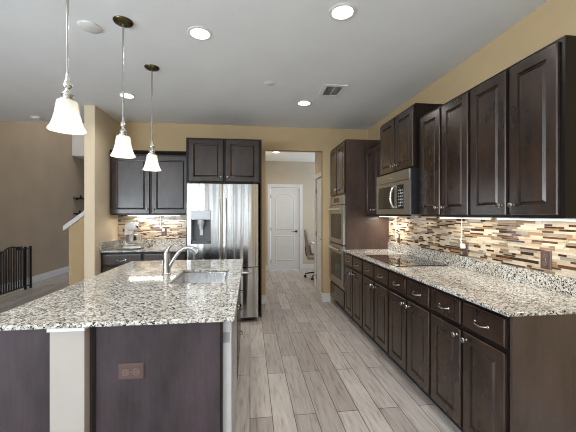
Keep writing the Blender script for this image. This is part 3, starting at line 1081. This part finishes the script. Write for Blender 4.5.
# faucet
fa = thing('faucet', 'satin nickel single lever faucet rising beside the island sink', 'faucet', (-0.652, 2.58, ZT), 0)
f = MB()
f.lathe([(0.034, 0.0005), (0.034, 0.006), (0.0285, 0.012), (0.0275, 0.10), (0.027, 0.160), (0.0255, 0.176), (0.018, 0.192), (0.008, 0.200), (0.0, 0.201)], (0, 0, 0), 22)
f.build('body', 'chrome', fa)
sp = MB()
P0 = [(0.012, 0, 0.050), (0.035, 0, 0.090), (0.068, -0.004, 0.142), (0.10, -0.008, 0.182), (0.135, -0.011, 0.206), (0.175, -0.014, 0.210), (0.21, -0.017, 0.198), (0.236, -0.020, 0.172)]
sp.tube(P0, [0.0135, 0.014, 0.014, 0.0145, 0.0155, 0.017, 0.019, 0.0195], 14)
sp.build('spout', 'chrome', fa)
lv = MB()
lv.tube([(0.004, 0, 0.185), (0.014, 0, 0.206), (0.034, 0, 0.230), (0.058, 0, 0.247), (0.078, 0, 0.255)], [0.014, 0.012, 0.0085, 0.007, 0.005], 10)
lv.build('lever', 'chrome', fa)


# ------------------------------------------------------------------ pendants
def pendant(label, x, y):
    r = thing('pendant_light', label, 'lamp', (x, y, 1.794), 0, 'bell pendants over the island')
    H = ZC - 1.794
    MB().lathe([(0.0, H - 0.024), (0.030, H - 0.022), (0.058, H - 0.014), (0.066, H - 0.004), (0.066, H - 0.0006)], (0, 0, 0), 28).build('canopy', 'bronze', r)
    MB().tube([(0, 0, 0.25), (0, 0, H - 0.023)], 0.0066, 10).build('rod', 'chrome', r)
    c = MB()
    c.lathe([(0.040, 0.138), (0.040, 0.145), (0.028, 0.152), (0.021, 0.164), (0.028, 0.172), (0.026, 0.180), (0.014, 0.187), (0.011, 0.200), (0.019, 0.212), (0.020, 0.222), (0.010, 0.250), (0.0066, 0.275), (0.0, 0.275)], (0, 0, 0), 22)
    c.build('socket_cap', 'bright', r)
    prof = [(0.044, 0.139), (0.0455, 0.131), (0.049, 0.105), (0.053, 0.078), (0.060, 0.050), (0.069, 0.024), (0.080, 0.004), (0.081, 0.0)]
    inner = [(a - 0.0035, h) for a, h in prof[::-1]]
    MB().lathe(prof + inner[:-1] + [(0.039, 0.135), (0.0, 0.135)], (0, 0, 0), 36).build('lamp_shade', 'shade', r)
    MB().lathe([(0.0, 0.045), (0.018, 0.05), (0.028, 0.068), (0.027, 0.085), (0.016, 0.105), (0.013, 0.134)], (0, 0, 0), 16).build('bulb', 'bulbm', r)
    l = bpy.data.lights.new('pendant_glow', 'POINT')
    l.energy = 1.15
    l.color = (1.0, 0.93, 0.82)
    l.shadow_soft_size = 0.03
    o = bpy.data.objects.new('pendant_glow', l)
    COL.objects.link(o)
    o.parent = r
    o.location = (0, 0, 0.022)


pendant('white bell shade pendant over the island, nearest and largest in view', -0.878, 1.642)
pendant('white bell shade pendant over the island, middle of the three', -0.884, 2.335)
pendant('white bell shade pendant over the island, farthest, in front of the back cabinets', -0.898, 3.036)


# ------------------------------------------------------------------ recessed lights
def recessed(label, x, y, z=ZC, power=7, group='recessed ceiling lights'):
    r = thing('recessed_light', label, 'light', (x, y, z), 0, group)
    MB().lathe([(0.070, -0.0005), (0.092, -0.0005), (0.092, -0.004), (0.080, -0.008), (0.070, -0.006), (0.070, -0.0005)], (0, 0, 0), 32, caps=False).build('trim_ring', 'trim', r)
    MB().lathe([(0.0, -0.0052), (0.070, -0.0052), (0.070, -0.0010), (0.0, -0.0010)], (0, 0, 0), 32).build('lens', 'lens', r)
    l = bpy.data.lights.new('recessed_glow', 'AREA')
    l.shape = 'DISK'
    l.size = 0.13
    l.energy = power
    l.color = (1.0, 0.95, 0.88)
    l.spread = math.radians(150)
    o = bpy.data.objects.new('recessed_glow', l)
    COL.objects.link(o)
    o.parent = r
    o.location = (0, 0, -0.010)


recessed('round recessed ceiling light, largest, at the top right of the ceiling', 0.615, 2.05)
recessed('round recessed ceiling light near the ceiling centre, left of the biggest one', -0.372, 2.42)
recessed('round recessed ceiling light in front of the hallway opening beside the vent', 0.655, 3.79)
recessed('round recessed ceiling light behind the middle pendant', -1.395, 3.79)
recessed('round recessed ceiling light in the hallway', 0.545, 6.6, HZ, 9, group='recessed hallway light')
for (x, y) in ((0.615, 0.2), (-1.395, 0.9), (-1.395, -1.6), (0.615, -1.6), (-3.0, 2.2)):  # extra ceiling lamps added outside the view for more light
    recessed('round recessed ceiling light behind the camera position', x, y)

# ------------------------------------------------------------------ ceiling fittings
v = thing('ceiling_vent', 'white louvred air vent in the ceiling', 'vent', (0.895, 3.37, ZC))
fm = MB()
fm.box(-0.125, 0.125, -0.16, -0.12, -0.009, -0.0006)
fm.box(-0.125, 0.125, 0.12, 0.16, -0.009, -0.0006)
fm.box(-0.125, -0.085, -0.12, 0.12, -0.009, -0.0006)
fm.box(0.085, 0.125, -0.12, 0.12, -0.009, -0.0006)
fm.build('frame', 'trim', v)
MB().box(-0.085, 0.085, -0.12, 0.12, -0.0022, -0.0008).build('duct_opening', 'dgrey', v)
sl_ = MB()
for k in range(9):
    y = -0.108 + k * 0.027
    sl_.prism([(y, -0.009), (y + 0.004, -0.009), (y + 0.016, -0.003), (y + 0.012, -0.003)], 'x', -0.085, 0.085)
sl_.box(-0.004, 0.004, -0.12, 0.12, -0.0098, -0.0092)
sl_.build('louvres', 'trim', v)
o = MB().lathe([(0.0, -0.014), (0.060, -0.014), (0.074, -0.008), (0.076, -0.0006)], (-1.15, 2.43, ZC), 30).build('ceiling_speaker', 'trim')
tag(o, 'flat round white cover on the ceiling left of the middle pendant', 'ceiling cover')
o = MB().lathe([(0.0, -0.010), (0.045, -0.010), (0.060, -0.0006)], (0.205, 3.25, ZC), 26).build('sprinkler_cover', 'trim')
tag(o, 'small flat white disc on the ceiling left of the air vent', 'ceiling cover')
sd = thing('smoke_detector', 'round white smoke detector on the ceiling at far left', 'smoke detector', (-2.96, 4.78, ZC))
MB().lathe([(0.0, -0.030), (0.048, -0.030), (0.056, -0.022), (0.058, -0.012)], (0, 0, 0), 24).build('cover', 'trim', sd)
MB().lathe([(0.066, -0.0118), (0.068, -0.0006)], (0, 0, 0), 24).build('base', 'trim', sd)

# ------------------------------------------------------------------ stand mixer
tr = MB().lathe([(0.0, 0.010), (0.165, 0.010), (0.180, 0.016), (0.183, 0.015), (0.168, 0.002), (0.0, 0.0008)], (-1.645, 4.585, ZT), 32).build('serving_tray', 'bright')
tag(tr, 'round silver tray under the stand mixer', 'tray')
mx = thing('stand_mixer', 'white and steel stand mixer standing on the back counter', 'mixer', (-1.635, 4.60, ZT + 0.0105), math.radians(-42))
b = MB()
lo = [[(p[0], p[1], z) for p in rrect(0.02, 0, a, c, r_, 5)] for a, c, z, r_ in ((0.13, 0.085, 0.0, 0.07), (0.13, 0.085, 0.02, 0.07), (0.115, 0.07, 0.032, 0.06))]
b.rings(lo, True, True, 0, True)
b.rings([[(p[0], p[1], z) for p in rrect(cx, 0, a, c, r_, 5)] for cx, a, c, z, r_ in ((-0.075, 0.04, 0.055, 0.028, 0.03), (-0.078, 0.034, 0.045, 0.12, 0.03), (-0.072, 0.038, 0.048, 0.21, 0.03), (-0.06, 0.05, 0.05, 0.255, 0.03))], True, True, 0, True)
b.build('stand', 'mixer', mx)
h = MB()
hl = []
for x, rr, zz in ((-0.125, 0.02, 0.285), (-0.115, 0.045, 0.287), (-0.06, 0.062, 0.292), (0.02, 0.064, 0.295), (0.09, 0.056, 0.293), (0.125, 0.040, 0.290), (0.135, 0.018, 0.290)):
    hl.append([(x, rr * 0.9 * math.cos(2 * PI * i / 18), zz + rr * math.sin(2 * PI * i / 18)) for i in range(18)])
h.rings(hl, True, True, 0, True)
h.build('head', 'mixer', mx)
MB().lathe([(0.045, 0.034), (0.060, 0.038), (0.095, 0.070), (0.108, 0.12), (0.110, 0.178), (0.114, 0.184), (0.107, 0.182), (0.103, 0.12), (0.05, 0.045), (0.0, 0.042)], (0.068, 0, 0), 28).build('bowl', 'bright', mx)
MB().lathe([(0.022, 0.235), (0.018, 0.21), (0.006, 0.20), (0.006, 0.17), (0.0, 0.17)], (0.075, 0, 0), 14).build('beater_shaft', 'bright', mx)
MB().lathe([(0.0, 0.15), (0.016, 0.148), (0.018, 0.134)], (0, 0, 0.292), 12, 'x').build('attachment_knob', 'bright', mx)
cb = MB()
cb.tube([(-1.445, 4.66, 0.921), (-1.42, 4.68, 0.920), (-1.40, 4.73, 0.935), (-1.365, 4.76, 0.98), (-1.375, 4.79, 1.03), (-1.42, 4.815, 1.06), (-1.47, 4.82, 1.05)], 0.0045, 8)
o = cb.build('power_cord', 'black')
tag(o, 'black power cord looped on the back counter right of the mixer', 'cord')

# ------------------------------------------------------------------ left room: gate and shelves
ga = thing('safety_gate', 'black metal baby gate standing by the taupe wall', 'gate', (-4.10, 6.47, 0), RZ)
GW = 0.95
top = 0.755
fm = MB()
rail = [(0, 0, top)]
for i in range(13):
    t = i / 12
    x = 0.30 + 0.36 * t
    rail.append((x, 0, top + 0.06 * math.sin(PI * t) ** 0.7))
rail.append((GW, 0, top))
# x runs towards the camera from the far post
fm.tube(rail, 0.012, 8)
fm.build('rail', 'blackmetal', ga)
MB().tube([(0, 0, 0.06), (GW, 0, 0.06)], 0.012, 8).build('rail', 'blackmetal', ga)
for x in (0.0, 0.14, GW):
    MB().box(x - 0.014, x + 0.014, -0.014, 0.014, 0.0, top + 0.035).build('post', 'blackmetal', ga)
for k in range(13):
    x = 0.195 + k * 0.058
    z1 = top
    if 0.30 < x < 0.66:
        z1 = top + 0.06 * math.sin(PI * (x - 0.30) / 0.36) ** 0.7
    MB().tube([(x, 0, 0.06), (x, 0, z1)], 0.012, 8).build('bar', 'blackmetal', ga)
MB().tube([(0.07, 0, 0.06), (0.07, 0, top)], 0.0075, 8).build('bar', 'blackmetal', ga)
MB().box(0.25, GW, -0.02, 0.02, 0.015, 0.03).build('threshold', 'gfloor', ga, label='pale yellow threshold strip')
MB().box(0.26, 0.32, -0.03, 0.03, top - 0.01, top + 0.05).build('latch', 'blackmetal', ga)
for z, lab in ((1.775, 'upper'), (1.395, 'lower')):
    s = thing('wall_shelf', lab + ' small black shelf on the taupe wall beyond the stair wall', 'shelf', (XL, 8.35, z), RI, 'black wall shelves')
    MB().box(0, 0.95, -0.20, -0.0006, 0, 0.022).build('board', 'blackmetal', s)
    for x in (0.14, 0.80):
        MB().prism([(-0.0006, -0.035), (-0.010, -0.035), (-0.08, -0.001), (-0.0006, -0.001)], 'x', x - 0.008, x + 0.008).build('bracket', 'blackmetal', s)
    o = MB().lathe([(0.018, 0.0), (0.024, 0.012), (0.022, 0.04), (0.012, 0.055), (0.011, 0.07), (0.0, 0.07)], (XL + 0.10, 8.50 if z > 1.5 else 8.46, z + 0.0225), 16).build('vase', 'black')
    tag(o, 'tiny dark ornament standing on the %s black wall shelf' % lab, 'ornament', 'ornaments on the wall shelves')

# ------------------------------------------------------------------ desk and chair in the study beyond the hallway
dk = thing('desk', 'white desk partly hidden behind the hallway corner', 'desk', (1.345, 6.45, 0))
MB().box(0, 1.3, 0, 0.65, 0.725, 0.755).build('desk_top', 'desk', dk, 0.003)
for (x, y) in ((0.55, 0.04), (0.55, 0.61), (1.26, 0.04), (1.26, 0.61)):
    MB().box(x - 0.02, x + 0.02, y - 0.02, y + 0.02, 0, 0.7248).build('leg', 'desk', dk)
ch = thing('desk_chair', 'upholstered grey office chair on a black wheeled base', 'chair', (1.475, 6.72, 0), math.radians(-16))
# faces +x; back at -x
bk = MB()
loops = []
for t in range(9):
    k = t / 8
    z = 0.50 + 0.55 * k
    x = -0.195 - 0.085 * k
    th = 0.042 * (1 - 0.55 * k ** 4)
    wd = 0.18 - 0.03 * k ** 6
    loops.append([(x + p[0], p[1], z) for p in rrect(0, 0, th, wd, min(th * 0.9, 0.03), 4)])
bk.rings(loops, True, True, 0, True)
back = bk.build('backrest', 'fabric', ch)
st_ = MB()
for z in (0.66, 0.80, 0.94):
    x = -0.195 - 0.085 * (z - 0.5) / 0.55
    st_.tube([(x + 0.034, -0.16, z), (x + 0.040, 0, z), (x + 0.034, 0.16, z)], 0.008, 6)
st_.build('tufted_seam', 'fabric', back)
MB().rings([[(p[0], p[1], z) for p in rrect(0.0, 0, a, c, 0.07, 5)] for a, c, z in ((0.21, 0.21, 0.42), (0.235, 0.235, 0.435), (0.235, 0.235, 0.485), (0.215, 0.215, 0.505))], True, True, 0, True).build('seat', 'fabric', ch)
MB().tube([(-0.12, 0, 0.41), (-0.23, 0, 0.43), (-0.265, 0, 0.50), (-0.285, 0, 0.68)], 0.014, 8).build('back_support', 'black', ch)
MB().lathe([(0.035, 0.10), (0.03, 0.13), (0.028, 0.28), (0.018, 0.285), (0.018, 0.40), (0.09, 0.405), (0.09, 0.419)], (0, 0, 0), 16).build('gas_column', 'black', ch)
for k in range(5):
    a = 2 * PI * k / 5 + 0.55
    c_, s_ = math.cos(a), math.sin(a)
    lg = MB().tube([(0.02 * c_, 0.02 * s_, 0.125), (0.16 * c_, 0.16 * s_, 0.11), (0.29 * c_, 0.29 * s_, 0.080)], [0.022, 0.017, 0.013], 8).build('leg', 'black', ch)
    q = MB()
    for s in (-1, 1):
        ax = Vector((-s_, c_, 0)) * 0.012 * s
        q.tube([(0.29 * c_ + ax.x - s_ * -0.006 * s, 0.29 * s_ + ax.y, 0.028), (0.29 * c_ + ax.x * 2.0, 0.29 * s_ + ax.y * 2.0, 0.028)], 0.0275, 14)
    q.tube([(0.29 * c_, 0.29 * s_, 0.045), (0.29 * c_, 0.29 * s_, 0.082)], 0.008, 6)
    q.build('caster', 'black', lg)
